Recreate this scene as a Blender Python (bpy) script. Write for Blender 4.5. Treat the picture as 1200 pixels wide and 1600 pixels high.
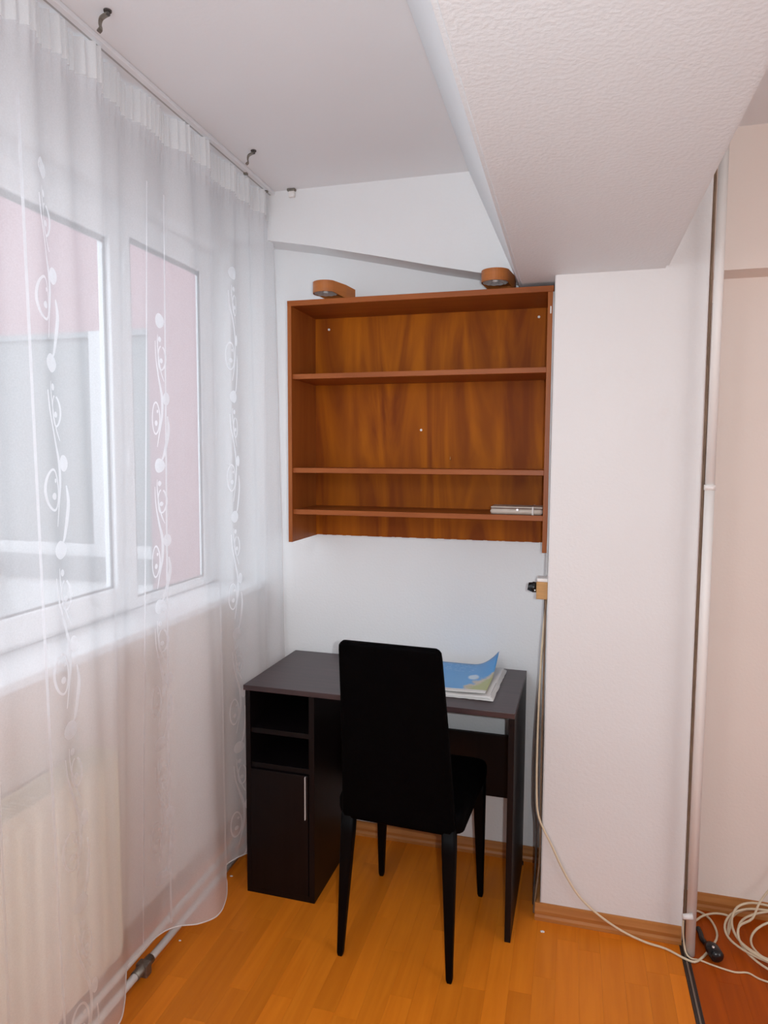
import bpy, bmesh, math, random
from mathutils import Vector, Matrix
random.seed(7)
S = bpy.context.scene
C = S.collection
for o in list(bpy.data.objects): bpy.data.objects.remove(o)

# ------------------------------------------------------------------ camera
F_PX, YAW, PITCH, ROLL, CAM = 1077.52, -0.2668, -0.0801, 0.0050, Vector((0, -2.5912, 1.5406))
fwd = Vector((math.sin(YAW)*math.cos(PITCH), math.cos(YAW)*math.cos(PITCH), math.sin(PITCH)))
rgt = Vector((math.cos(YAW), -math.sin(YAW), 0)); upv = rgt.cross(fwd)
r2 = rgt*math.cos(ROLL)+upv*math.sin(ROLL); u2 = -rgt*math.sin(ROLL)+upv*math.cos(ROLL)
cam = bpy.data.cameras.new('camera'); cam.sensor_fit = 'HORIZONTAL'; cam.sensor_width = 36
cam.lens = 36*F_PX/1200; cam.clip_start = 0.05
co = bpy.data.objects.new('camera', cam); C.objects.link(co)
co.matrix_world = Matrix(((r2.x, u2.x, -fwd.x, CAM.x), (r2.y, u2.y, -fwd.y, CAM.y), (r2.z, u2.z, -fwd.z, CAM.z), (0, 0, 0, 1)))
S.camera = co

# ------------------------------------------------------------------ light
S.view_settings.view_transform = 'Standard'; S.view_settings.look = 'None'
S.view_settings.gamma = 1; S.view_settings.use_curve_mapping = False
S.view_settings.exposure = 0.07
w = bpy.data.worlds.new('overcast_sky'); S.world = w; w.use_nodes = True
w.node_tree.nodes['Background'].inputs[0].default_value = (0.86, 0.92, 1.0, 1)
w.node_tree.nodes['Background'].inputs[1].default_value = 2.5

def lamp(name, kind, loc, energy, color, target=None, **kw):
    l = bpy.data.lights.new(name, kind); l.energy = energy; l.color = color
    for k, v in kw.items(): setattr(l, k, v)
    o = bpy.data.objects.new(name, l); C.objects.link(o); o.location = loc
    if target is not None:
        o.rotation_euler = (Vector(target)-Vector(loc)).to_track_quat('-Z', 'Y').to_euler()
    return o
# daylight entering by the other window of the room, right of and behind the photographer
lamp('daylight_side_window', 'AREA', (3.12, -2.75, 1.55), 13, (1.0, 0.93, 0.88), (0.6, -1.4, 1.2), shape='RECTANGLE', size=1.5, size_y=1.35)
# unseen lamp added behind the photographer to brighten ceiling and left bay
lamp('added_fill_lamp', 'POINT', (-0.78, -2.95, 2.05), 27, (0.90, 0.95, 1.0), shadow_soft_size=0.22)
# the camera's flash beside the lens
lamp('camera_flash', 'SPOT', CAM + r2*0.065 + u2*0.01, 56, (0.92, 0.97, 1.0), CAM + r2*0.065 + u2*0.01 + fwd, shadow_soft_size=0.012, spot_size=math.radians(125), spot_blend=1.0)

# ------------------------------------------------------------------ materials
def mat(name, base, rough=0.6, spec=0.4, metal=0.0, var=0.0, vscale=(8, 8, 8), bump=0.0, bscale=80.0, base2=None, objrand=0.0, detail=3.0, dist=0.0, coat=0.0):
    m = bpy.data.materials.new(name); m.use_nodes = True
    nt = m.node_tree; b = nt.nodes['Principled BSDF']
    b.inputs['Roughness'].default_value = rough; b.inputs['Specular IOR Level'].default_value = spec
    b.inputs['Metallic'].default_value = metal; b.inputs['Coat Weight'].default_value = coat
    tc = nt.nodes.new('ShaderNodeTexCoord')
    c2 = base2 or tuple(min(1, c*(1-var)) for c in base)
    mp = nt.nodes.new('ShaderNodeMapping'); mp.inputs['Scale'].default_value = vscale
    nt.links.new(tc.outputs['Object'], mp.inputs['Vector'])
    nz = nt.nodes.new('ShaderNodeTexNoise'); nz.inputs['Scale'].default_value = 1.0
    nz.inputs['Detail'].default_value = detail; nz.inputs['Distortion'].default_value = dist
    if objrand:
        oi = nt.nodes.new('ShaderNodeObjectInfo'); ad = nt.nodes.new('ShaderNodeVectorMath'); ad.operation = 'ADD'
        ml = nt.nodes.new('ShaderNodeMath'); ml.operation = 'MULTIPLY'; ml.inputs[1].default_value = 57.0
        nt.links.new(oi.outputs['Random'], ml.inputs[0]); nt.links.new(mp.outputs[0], ad.inputs[0]); nt.links.new(ml.outputs[0], ad.inputs[1])
        nt.links.new(ad.outputs[0], nz.inputs['Vector'])
    else:
        nt.links.new(mp.outputs[0], nz.inputs['Vector'])
    rp = nt.nodes.new('ShaderNodeValToRGB')
    rp.color_ramp.elements[0].position = 0.35; rp.color_ramp.elements[1].position = 0.68
    rp.color_ramp.elements[0].color = (*c2, 1); rp.color_ramp.elements[1].color = (*base, 1)
    nt.links.new(nz.outputs['Fac'], rp.inputs['Fac'])
    out = rp.outputs['Color']
    if objrand:
        hs = nt.nodes.new('ShaderNodeHueSaturation'); mr = nt.nodes.new('ShaderNodeMapRange')
        mr.inputs['To Min'].default_value = 1-objrand; mr.inputs['To Max'].default_value = 1+objrand
        nt.links.new(oi.outputs['Random'], mr.inputs['Value']); nt.links.new(mr.outputs[0], hs.inputs['Value'])
        nt.links.new(out, hs.inputs['Color']); out = hs.outputs['Color']
    nt.links.new(out, b.inputs['Base Color'])
    if bump:
        n2 = nt.nodes.new('ShaderNodeTexNoise'); n2.inputs['Scale'].default_value = bscale; n2.inputs['Detail'].default_value = 3
        nt.links.new(tc.outputs['Object'], n2.inputs['Vector'])
        bp = nt.nodes.new('ShaderNodeBump'); bp.inputs['Strength'].default_value = bump; bp.inputs['Distance'].default_value = 0.004
        nt.links.new(n2.outputs['Fac'], bp.inputs['Height']); nt.links.new(bp.outputs[0], b.inputs['Normal'])
    return m

M = {}
M['wall'] = mat('painted_plaster', (0.835, 0.835, 0.84), 0.55, 0.35, var=0.02, vscale=(3, 3, 3), bump=0.22, bscale=110)
M['beam'] = mat('rough_painted_plaster', (0.80, 0.835, 0.855), 0.5, 0.4, var=0.02, vscale=(3, 3, 3), bump=0.32, bscale=120)
M['ceil'] = mat('ceiling_paint', (0.875, 0.885, 0.90), 0.6, 0.3, var=0.02, vscale=(2, 2, 2), bump=0.08, bscale=90)
M['rwall'] = mat('warm_wall_paint', (0.87, 0.755, 0.68), 0.6, 0.3, var=0.03, vscale=(3, 3, 3), bump=0.15, bscale=110)
M['pillar'] = mat('plaster_toned_for_light', (0.785, 0.755, 0.742), 0.55, 0.35, var=0.02, vscale=(3, 3, 3), bump=0.22, bscale=110)  # dimmer, warmer copy of the wall plaster; stands in for the light there
M['plank'] = mat('beech_laminate', (0.78, 0.225, 0.014), 0.38, 0.20, vscale=(40, 2.2, 8), base2=(0.70, 0.185, 0.010), objrand=0.10, detail=5, dist=0.6)
M['plank2'] = mat('red_beech_laminate', (0.44, 0.078, 0.004), 0.4, 0.10, vscale=(40, 2.2, 8), base2=(0.36, 0.062, 0.004), objrand=0.08, detail=5, dist=0.6)
M['skirt'] = mat('skirting_laminate', (0.50, 0.205, 0.055), 0.4, 0.3, vscale=(3, 3, 60), base2=(0.40, 0.145, 0.035), detail=4)
M['veneer_back'] = mat('walnut_veneer_panel', (0.48, 0.135, 0.006), 0.48, 0.08, vscale=(6, 6, 0.85), base2=(0.22, 0.048, 0.006), detail=6, dist=2.4)
M['veneer'] = mat('walnut_veneer', (0.36, 0.10, 0.020), 0.4, 0.25, vscale=(2, 14, 14), base2=(0.27, 0.068, 0.012), detail=5, dist=0.8)
M['veneer_v'] = mat('walnut_veneer_upright', (0.36, 0.105, 0.020), 0.4, 0.25, vscale=(14, 14, 1.6), base2=(0.27, 0.068, 0.012), detail=5, dist=0.8)
M['wenge'] = mat('wenge_laminate_lit', (0.068, 0.039, 0.041), 0.36, 0.5, vscale=(3, 60, 60), base2=(0.042, 0.027, 0.029), detail=4)  # same laminate as the uprights, lightened for the reflection on the top
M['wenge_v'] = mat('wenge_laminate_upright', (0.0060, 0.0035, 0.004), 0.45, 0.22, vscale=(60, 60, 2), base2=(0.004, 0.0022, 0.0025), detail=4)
M['leather'] = mat('black_leatherette', (0.0016, 0.0013, 0.0015), 0.7, 0.03, var=0.3, vscale=(20, 20, 20), bump=0.2, bscale=260)
M['legs'] = mat('black_painted_metal', (0.002, 0.0017, 0.002), 0.5, 0.08, var=0.2)
M['pvc'] = mat('white_pvc', (0.86, 0.87, 0.89), 0.3, 0.5, var=0.01)
M['gasket'] = mat('grey_rubber_gasket', (0.22, 0.22, 0.23), 0.7, 0.2, var=0.1)
M['groove'] = mat('shaded_plastic', (0.5, 0.49, 0.48), 0.6, 0.2, var=0.05)
M['rad'] = mat('cream_enamel', (0.82, 0.74, 0.58), 0.35, 0.5, var=0.02)
M['pipe'] = mat('white_enamel_pipe', (0.80, 0.77, 0.74), 0.35, 0.5, var=0.05, vscale=(20, 20, 6))
M['pipe_cream'] = mat('cream_enamel_pipe', (0.88, 0.83, 0.79), 0.4, 0.4, var=0.04, vscale=(20, 20, 6))
M['steel'] = mat('dull_steel', (0.30, 0.27, 0.23), 0.45, 0.5, metal=0.8, var=0.3, vscale=(60, 60, 60))
M['steel_dark'] = mat('rusty_screw', (0.10, 0.09, 0.085), 0.5, 0.3, var=0.3, vscale=(60, 60, 60))
M['satin'] = mat('satin_aluminium', (0.80, 0.80, 0.80), 0.45, 0.5, metal=0.3, var=0.02)
M['chrome'] = mat('chrome', (0.85, 0.85, 0.87), 0.22, 0.5, metal=1.0, var=0.02)
M['cord'] = mat('cream_cable_sheath', (0.74, 0.60, 0.42), 0.5, 0.4, var=0.08, vscale=(20, 20, 20))
M['cord_dark'] = mat('dark_cable_sheath', (0.11, 0.085, 0.075), 0.5, 0.3, var=0.3, vscale=(20, 20, 20))
M['cord_brown'] = mat('brown_cable_sheath', (0.26, 0.17, 0.11), 0.5, 0.3, var=0.3, vscale=(20, 20, 20))
M['cord_grey'] = mat('grey_cable_sheath', (0.55, 0.53, 0.52), 0.5, 0.3, var=0.1, vscale=(20, 20, 20))
M['blackplastic'] = mat('black_plastic', (0.012, 0.012, 0.014), 0.25, 0.5, var=0.2)
M['tan'] = mat('tan_wood_box', (0.55, 0.30, 0.11), 0.5, 0.4, var=0.15, vscale=(30, 30, 90))
M['orange'] = mat('orange_lamp_shell', (0.47, 0.15, 0.03), 0.38, 0.45, var=0.18, vscale=(12, 12, 40))
M['brownshell'] = mat('brown_lamp_arm', (0.20, 0.075, 0.03), 0.45, 0.4, var=0.15)
M['bulb'] = mat('frosted_bulb', (0.92, 0.92, 0.92), 0.15, 0.6, metal=0.2, var=0.01)
M['paper'] = mat('white_paper', (0.78, 0.76, 0.74), 0.7, 0.2, var=0.05, vscale=(20, 20, 20))
M['pouch'] = mat('silver_beige_leatherette', (0.55, 0.47, 0.40), 0.35, 0.5, var=0.12, vscale=(40, 40, 40), bump=0.15, bscale=300)
M['pouch_dark'] = mat('brown_pouch_lining', (0.18, 0.10, 0.08), 0.6, 0.3, var=0.2)
M['elastic'] = mat('clear_plastic_band', (0.62, 0.58, 0.55), 0.3, 0.5, var=0.05)
M['white'] = mat('white_plastic', (0.85, 0.82, 0.80), 0.4, 0.5, var=0.03)
M['screw'] = mat('pale_screw_head', (0.85, 0.82, 0.78), 0.4, 0.5, var=0.05)
M['pink'] = mat('pink_render', (0.36, 0.215, 0.235), 0.8, 0.2, var=0.06, vscale=(2, 2, 2), bump=0.2, bscale=60)
M['loggia'] = mat('pale_render', (0.66, 0.66, 0.67), 0.8, 0.2, var=0.05, vscale=(2, 2, 2), bump=0.2, bscale=60)
M['loggia_grey'] = mat('grey_sheet_glazing', (0.24, 0.25, 0.26), 0.4, 0.3, var=0.05, vscale=(2, 2, 2))
M['pvc_out'] = mat('dimmed_white_frame', (0.50, 0.50, 0.51), 0.5, 0.3, var=0.04)  # white frame colour darkened to tone down the strong sky light on it
M['sheet'] = mat('grey_sheet', (0.235, 0.243, 0.248), 0.5, 0.2, var=0.06, vscale=(1.5, 1.5, 1.5))
M['stripdark'] = mat('dark_threshold_metal', (0.05, 0.035, 0.03), 0.35, 0.5, metal=0.4, var=0.2)
M['striplight'] = mat('worn_threshold_metal', (0.30, 0.24, 0.19), 0.35, 0.5, metal=0.6, var=0.2)

def glass_mat():
    m = bpy.data.materials.new('window_glass'); m.use_nodes = True; nt = m.node_tree
    for n in list(nt.nodes): nt.nodes.remove(n)
    out = nt.nodes.new('ShaderNodeOutputMaterial'); t = nt.nodes.new('ShaderNodeBsdfTransparent'); t.inputs[0].default_value = (0.93, 0.95, 0.95, 1)
    g = nt.nodes.new('ShaderNodeBsdfGlossy'); g.inputs['Roughness'].default_value = 0.02
    mx = nt.nodes.new('ShaderNodeMixShader'); mx.inputs[0].default_value = 0.07
    nt.links.new(t.outputs[0], mx.inputs[1]); nt.links.new(g.outputs[0], mx.inputs[2]); nt.links.new(mx.outputs[0], out.inputs[0])
    return m
M['glass'] = glass_mat()
def sheer(name, col, opacity, trans=0.5):
    m = bpy.data.materials.new(name); m.use_nodes = True; nt = m.node_tree
    for n in list(nt.nodes): nt.nodes.remove(n)
    out = nt.nodes.new('ShaderNodeOutputMaterial')
    d = nt.nodes.new('ShaderNodeBsdfDiffuse'); d.inputs[0].default_value = (*col, 1)
    tl = nt.nodes.new('ShaderNodeBsdfTranslucent'); tl.inputs[0].default_value = (*col, 1)
    a = nt.nodes.new('ShaderNodeMixShader'); a.inputs[0].default_value = trans
    nt.links.new(d.outputs[0], a.inputs[1]); nt.links.new(tl.outputs[0], a.inputs[2])
    t = nt.nodes.new('ShaderNodeBsdfTransparent'); t.inputs[0].default_value = (1, 1, 1, 1)
    mx = nt.nodes.new('ShaderNodeMixShader')
    tc = nt.nodes.new('ShaderNodeTexCoord'); nz = nt.nodes.new('ShaderNodeTexNoise'); nz.inputs['Scale'].default_value = 300
    nt.links.new(tc.outputs['Object'], nz.inputs['Vector'])
    mr = nt.nodes.new('ShaderNodeMapRange'); mr.inputs['To Min'].default_value = opacity-0.05; mr.inputs['To Max'].default_value = opacity+0.05
    nt.links.new(nz.outputs['Fac'], mr.inputs['Value']); nt.links.new(mr.outputs[0], mx.inputs[0])
    nt.links.new(t.outputs[0], mx.inputs[1]); nt.links.new(a.outputs[0], mx.inputs[2]); nt.links.new(mx.outputs[0], out.inputs[0])
    return m
M['voile'] = sheer('white_voile', (0.96, 0.955, 0.975), 0.51, 0.45)
M['stitch'] = sheer('white_embroidery', (0.95, 0.94, 0.95), 0.80, 0.88)
M['tape'] = sheer('gathered_heading_tape', (0.95, 0.95, 0.95), 0.85)
M['hem'] = sheer('rolled_hem', (0.95, 0.93, 0.92), 0.9)

# ------------------------------------------------------------------ mesh helpers
def box(bm, x0, x1, y0, y1, z0, z1, bev=0.0, mtx=None):
    vs = bmesh.ops.create_cube(bm, size=1)['verts']
    for v in vs:
        v.co = Vector(((x0+x1)/2+v.co.x*(x1-x0), (y0+y1)/2+v.co.y*(y1-y0), (z0+z1)/2+v.co.z*(z1-z0)))
    if bev:
        es = list({e for v in vs for e in v.link_edges})
        r = bmesh.ops.bevel(bm, geom=es, offset=bev, segments=2, affect='EDGES', profile=0.5)
        vs = list({v for f in r['faces'] for v in f.verts} | {v for v in vs if v.is_valid})
    if mtx is not None:
        for v in vs: v.co = mtx @ v.co
    return vs
def prism(bm, pts, axis, a, b):
    """pts: 2-D outline; axis 0: (y,z) along x; 1: (x,z) along y; 2: (x,y) along z"""
    def P(p, t): return Vector((t, p[0], p[1])) if axis == 0 else Vector((p[0], t, p[1])) if axis == 1 else Vector((p[0], p[1], t))
    A = [bm.verts.new(P(p, a)) for p in pts]; B = [bm.verts.new(P(p, b)) for p in pts]; n = len(pts)
    bm.faces.new(A); bm.faces.new(B[::-1])
    for i in range(n): bm.faces.new((A[i], B[i], B[(i+1) % n], A[(i+1) % n]))
    bmesh.ops.recalc_face_normals(bm, faces=bm.faces[:])
def spline(pts, n=8):
    P = [Vector(p) for p in pts]; out = []
    for i in range(len(P)-1):
        p0, p1, p2, p3 = P[max(i-1, 0)], P[i], P[i+1], P[min(i+2, len(P)-1)]
        for k in range(n):
            t = k/n
            out.append(0.5*((2*p1)+(p2-p0)*t+(2*p0-5*p1+4*p2-p3)*t*t+(3*p1-p0-3*p2+p3)*t**3))
    out.append(P[-1]); return out
def tube(bm, pts, r, seg=8, caps=True):
    P = [Vector(p) for p in pts]; n = len(P); rings = []
    rr = r if isinstance(r, (list, tuple)) else [r]*n
    t0 = (P[1]-P[0]).normalized(); nrm = t0.orthogonal().normalized()
    for i in range(n):
        t = (P[min(i+1, n-1)]-P[max(i-1, 0)]).normalized()
        nrm = (nrm-t*nrm.dot(t)).normalized(); bn = t.cross(nrm)
        rings.append([bm.verts.new(P[i]+(nrm*math.cos(2*math.pi*k/seg)+bn*math.sin(2*math.pi*k/seg))*rr[i]) for k in range(seg)])
    for i in range(n-1):
        for k in range(seg): bm.faces.new((rings[i][k], rings[i][(k+1) % seg], rings[i+1][(k+1) % seg], rings[i+1][k])).smooth = True
    if caps: bm.faces.new(rings[0][::-1]); bm.faces.new(rings[-1])
def obj(name, bm, m, parent=None, smooth=False, fix=True):
    if fix: bmesh.ops.recalc_face_normals(bm, faces=bm.faces[:])
    me = bpy.data.meshes.new(name); bm.to_mesh(me); bm.free()
    if smooth:
        for p in me.polygons: p.use_smooth = True
    me.materials.append(M[m] if isinstance(m, str) else m)
    o = bpy.data.objects.new(name, me); C.objects.link(o)
    if parent is not None: o.parent = parent
    return o
def nb(): return bmesh.new()
def bx(name, x0, x1, y0, y1, z0, z1, m, parent=None, bev=0.0):
    bm = nb(); box(bm, x0, x1, y0, y1, z0, z1, bev); return obj(name, bm, m, parent)
def empty(name, loc=(0, 0, 0), rz=0.0):
    o = bpy.data.objects.new(name, None); C.objects.link(o); o.location = loc; o.rotation_euler = (0, 0, rz); o.empty_display_size = 0.05; return o
def tag(o, label, cat=None, group=None, kind=None):
    o['label'] = label
    if cat: o['category'] = cat
    if group: o['group'] = group
    if kind: o['kind'] = kind
    return o
def struct(o, label=None):
    o['kind'] = 'structure'
    if label: o['label'] = label
    return o

# ------------------------------------------------------------------ room shell
ZC, XR, YF = 2.53, 3.2, -4.6          # ceiling height, right wall, wall behind the photographer
XW, XG = -1.32, -1.40                 # window wall face, glazing plane
COLX0, COLX1, COLY = -0.0695, 0.374, -0.3312
RWY = -0.126                          # wall right of the pillar
FX = 0.3755                           # joint between the two laminate floors

fl = struct(bx('floor', XW-0.2, FX-0.012, YF, 0.1, -0.12, -0.004, 'plank'), 'honey coloured beech laminate strip floor')
fr = struct(bx('floor', FX+0.012, XR+0.1, YF, 0.1, -0.12, -0.004, 'plank2'), 'redder laminate floor beyond the threshold strip')
def planks(parent, xa, xb, ya, yb, wd, ln, m):
    me = None; x = xa
    while x < xb-0.002:
        ww = min(wd, xb-x); off = random.random()*ln
        # cut positions
        cuts = [yb]; c = yb-off if off > 0.06 else yb-off-ln
        while c > ya: cuts.append(c); c -= ln
        cuts.append(ya)
        for a, b in zip(cuts[1:], cuts[:-1]):
            full = abs((b-a)-ln) < 1e-6 and abs(ww-wd) < 1e-6
            if full and me is not None:
                o = bpy.data.objects.new('plank', me); C.objects.link(o); o.parent = parent
            else:
                bm = nb(); box(bm, 0.00015, ww-0.00015, 0.00015, (b-a)-0.00015, -0.0039, 0)
                o = obj('plank', bm, m, parent)
                if full: me = o.data
            o.location = (x, a, 0)
        x += wd
planks(fl, XW, FX-0.012, -2.0, 0.0, 0.0655, 0.43, 'plank')
planks(fr, FX+0.012, 1.0, -1.5, RWY, 0.0655, 0.43, 'plank2')

th = struct(empty('trim_1'), 'dark metal threshold strip between the two laminate floors')
bx('threshold_base', FX-0.012, FX+0.012, YF, RWY, -0.004, 0.001, 'stripdark', th)
bx('threshold_ridge', FX-0.0025, FX+0.0025, YF, COLY-0.0, 0.0, 0.0035, 'striplight', th, 0.001)
bx('threshold_lip', FX-0.0115, FX-0.008, YF, COLY-0.0, 0.0, 0.003, 'stripdark', th, 0.001)
bx('threshold_lip', FX+0.008, FX+0.0115, YF, COLY-0.0, 0.0, 0.003, 'stripdark', th, 0.001)

struct(bx('ceiling', XW-0.2, XR+0.1, YF, 0.1, ZC, ZC+0.1, 'ceil'), 'flat white painted ceiling')
wb = struct(bx('wall_back', XW-0.14, COLX1, 0.0, 0.1, 0, ZC, 'wall'), 'white plastered end wall behind the desk')
# projecting upper part of the end wall, its underside falls to the right
bm = nb(); prism(bm, [(XW, 2.378), (-1.13, 2.353), (-0.95, 2.320), (-0.69, 2.263), (-0.50, 2.219), (-0.34, 2.185), (-0.06, 2.130), (-0.06, ZC), (XW, ZC)], 1, -0.12, 0.0)
obj('upper_ledge', bm, 'wall', wb)
wr = struct(bx('wall_recess', COLX1, XR+0.1, RWY, 0.1, 0, ZC, 'rwall'), 'warm tinted wall to the right of the pillar')
bx('upper_ledge', COLX1, XR, RWY-0.115, RWY, 2.112, ZC, 'rwall', wr)
struct(bx('wall_front', XW-0.2, XR+0.1, YF-0.1, YF, 0, ZC, 'wall'))
# right wall with the second window
rw = struct(empty('wall_right'))
bx('wall_panel', XR, XR+0.1, YF, -3.6, 0, ZC, 'wall', rw); bx('wall_panel', XR, XR+0.1, -1.9, 0.1, 0, ZC, 'wall', rw)
bx('wall_panel', XR, XR+0.1, -3.6, -1.9, 0, 0.8, 'wall', rw); bx('wall_panel', XR, XR+0.1, -3.6, -1.9, 2.3, ZC, 'wall', rw)

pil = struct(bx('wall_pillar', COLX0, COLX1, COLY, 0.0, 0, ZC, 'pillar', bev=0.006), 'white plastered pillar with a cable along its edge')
# haunched ceiling beam running toward the photographer
BZ, BL, BR, BL2 = 2.1065, -0.1854, 0.2588, -0.376
bm = nb(); prism(bm, [(BL, BZ), (BR, BZ), (BR+0.10, ZC), (BL2, ZC)], 1, YF, 0.0)
bmesh.ops.bevel(bm, geom=[e for e in bm.edges if abs(e.verts[0].co.z-BZ) < 1e-4 and abs(e.verts[1].co.z-BZ) < 1e-4 and abs(e.verts[0].co.y-e.verts[1].co.y) > 1], offset=0.008, segments=2, affect='EDGES')
struct(obj('ceiling_beam', bm, 'beam'), 'wide rough plastered beam with slanting sides')

# skirting boards
SK = [(0, 0), (0.015, 0), (0.015, 0.012), (0.011, 0.020), (0.012, 0.032), (0.008, 0.044), (0.005, 0.055), (0.0, 0.056)]
def skirt(name, label, a, b, face, axis):
    bm = nb()
    if axis == 'x': prism(bm, [(face-p, q) for p, q in SK], 0, a, b)      # runs along x on a wall facing -y
    else: prism(bm, [(face+p, q) for p, q in SK], 1, a, b)                # runs along y on a wall facing +x
    return struct(obj(name, bm, 'skirt'), label)
skirt('baseboard_back', 'brown skirting board along the wall behind the desk', XW, COLX0, 0.0, 'x')
skirt('baseboard_pillar', 'brown skirting board along the foot of the pillar', COLX0-0.016, COLX1-0.004, COLY, 'x')
skirt('baseboard_right', 'brown skirting board right of the white riser pipe', COLX1+0.002, XR, RWY, 'x')
skirt('baseboard_left', 'brown skirting board behind the floor pipes', YF, -0.016, XW, 'y')
bm = nb(); box(bm, COLX0-0.014, COLX0, COLY, -0.016, 0, 0.054, 0.002)
struct(obj('baseboard_side', bm, 'skirt'), 'skirting return on the shaded side of the pillar')

# ------------------------------------------------------------------ window wall
WY0, WY1, WZ0, WZ1 = -2.45, -0.075, 1.0, 2.335
wl = struct(empty('wall_left'), 'white wall around the wide window behind the sheer curtain')
bx('wall_panel', XW-0.2, XW, YF, WY0, 0, ZC, 'wall', wl); bx('wall_panel', XW-0.14, XW, WY1, 0.0, 0, ZC, 'wall', wl)
bx('wall_panel', XW-0.14, XW, WY0, WY1, 0, WZ0, 'rwall', wl); bx('wall_panel', XW-0.14, XW, WY0, WY1, WZ1, ZC, 'wall', wl)

wn = struct(empty('window_1', (XG, -1.2, WZ0)), 'white framed window of several sashes behind the sheer curtain')
wn.location = (0, 0, 0)
def pframe(name, y0, y1, z0, z1, gy0, gy1, gz0, gz1, xa, xb, parent):
    """rectangular frame around a glass opening"""
    bm = nb()
    box(bm, xa, xb, y0, gy0, z0, z1, 0.004); box(bm, xa, xb, gy1, y1, z0, z1, 0.004)
    box(bm, xa, xb, gy0, gy1, z0, gz0, 0.004); box(bm, xa, xb, gy0, gy1, gz1, z1, 0.004)
    return obj(name, bm, 'pvc', parent)
def pane(gy0, gy1, gz0, gz1, x, parent, gas=0.006):
    bx('pane', x-0.012, x-0.006, gy0, gy1, gz0, gz1, 'glass', parent)
    bm = nb()
    for a in ((gy0, gy0+gas, gz0, gz1), (gy1-gas, gy1, gz0, gz1), (gy0, gy1, gz0, gz0+gas), (gy0, gy1, gz1-0.017, gz1)):
        box(bm, x-0.005, x+0.001, *a)
    obj('gasket', bm, 'gasket', parent)
fixed = pframe('fixed_sash', -0.655, WY1, 1.03, WZ1, -0.600, -0.164, 1.065, 2.245, XG-0.022, XG, wn)
pane(-0.600, -0.164, 1.065, 2.245, XG-0.005, fixed)
sash = pframe('opening_sash', -1.50, -0.655, 1.045, 2.285, -1.42, -0.725, 1.120, 2.205, XG-0.03, XG+0.016, wn)
pane(-1.42, -0.725, 1.120, 2.205, XG, sash)
bm = nb(); box(bm, XG+0.016, XG+0.028, -0.672, -0.660, 1.50, 1.56, 0.003); box(bm, XG+0.016, XG+0.028, -0.672, -0.660, 2.10, 2.16, 0.003); obj('hinge', bm, 'pvc', sash)
sash2 = pframe('opening_sash', WY0, -1.50, 1.045, 2.285, -2.37, -1.58, 1.120, 2.205, XG-0.03, XG+0.016, wn)
pane(-2.37, -1.58, 1.120, 2.205, XG, sash2)
bx('head_frame', XG-0.06, XG-0.005, WY0, -0.655, 2.285, WZ1, 'pvc', wn); bx('bottom_frame', XG-0.06, XG-0.005, WY0, -0.655, 1.03, 1.045, 'pvc', wn)
bm = nb(); box(bm, XG-0.06, -1.212, WY0-0.02, -0.001, 1.0, 1.028, 0.006); obj('window_sill', bm, 'pvc', wn)

# ------------------------------------------------------------------ loggia outside
LY = 1.0
lg = empty('loggia_end_wall', (-2.2, LY, 0)); lg.location = (0, 0, 0)
tag(lg, 'pink rendered end wall of the loggia with a white framed grey window', 'balcony wall')
GX1, GZ1 = -2.42, 2.28
bx('wall_pier', GX1, -1.46, LY, LY+0.1, -0.3, 3.6, 'pink', lg)
bx('wall_lintel', -4.2, GX1, LY, LY+0.1, GZ1, 3.6, 'pink', lg)
bx('wall_parapet', -4.2, GX1, LY, LY+0.1, -0.3, 0.77, 'loggia', lg)
bx('wall_ledge', -4.2, GX1, LY-0.03, LY+0.1, 0.77, 0.92, 'loggia_grey', lg)
wf = bx('window_frame', -4.2, GX1, LY-0.01, LY+0.06, 0.92, 0.995, 'pvc_out', lg)
bx('mullion', -2.82, -2.73, LY-0.01, LY+0.06, 0.995, GZ1, 'pvc_out', wf)
bx('mullion', -3.95, -3.86, LY-0.01, LY+0.06, 0.995, GZ1, 'pvc_out', wf)
bx('head_rail', -4.2, GX1, LY-0.005, LY+0.06, GZ1-0.035, GZ1, 'loggia_grey', wf)
bx('window_sheet', -4.2, GX1, LY+0.02, LY+0.03, 0.995, GZ1-0.035, 'sheet', lg)
bal = struct(bx('floor_loggia', -3.6, XW-0.2, YF, 1.1, -0.3, -0.15, 'loggia'))
par = tag(bx('balcony_parapet', -3.6, -3.5, YF, 0.95, -0.15, 0.9, 'loggia', bev=0.01), 'pale balcony parapet outside the window', 'parapet')

# ------------------------------------------------------------------ radiator and heating pipes
rad = tag(empty('radiator', (-1.25, -1.6, 0.1)), 'cream panel radiator under the window sill behind the curtain', 'radiator'); rad.location = (0, 0, 0)
RY0, RY1, RZ0, RZ1, RXB, RXF = -2.25, -0.985, 0.115, 0.705, -1.300, -1.205
prof = []
y = RY0+0.03
while y < RY1-0.03:
    prof += [(y, 0.0), (y+0.012, 0.008), (y+0.032, 0.008), (y+0.044, 0.0)]; y += 0.058
def fluted(xf, sgn):
    bm = nb(); pts = [(RY0, 0)]+prof+[(RY1, 0)]
    lo = [bm.verts.new((xf+sgn*(p[1]-0.008), p[0], RZ0+0.035)) for p in pts]; hi = [bm.verts.new((xf+sgn*(p[1]-0.008), p[0], RZ1-0.035)) for p in pts]
    t = [bm.verts.new((xf-sgn*0.008, p[0], RZ1)) for p in pts]; b_ = [bm.verts.new((xf-sgn*0.008, p[0], RZ0)) for p in pts]
    for i in range(len(pts)-1):
        bm.faces.new((lo[i], lo[i+1], hi[i+1], hi[i])); bm.faces.new((hi[i], hi[i+1], t[i+1], t[i])); bm.faces.new((b_[i], b_[i+1], lo[i+1], lo[i]))
    return bm
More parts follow.
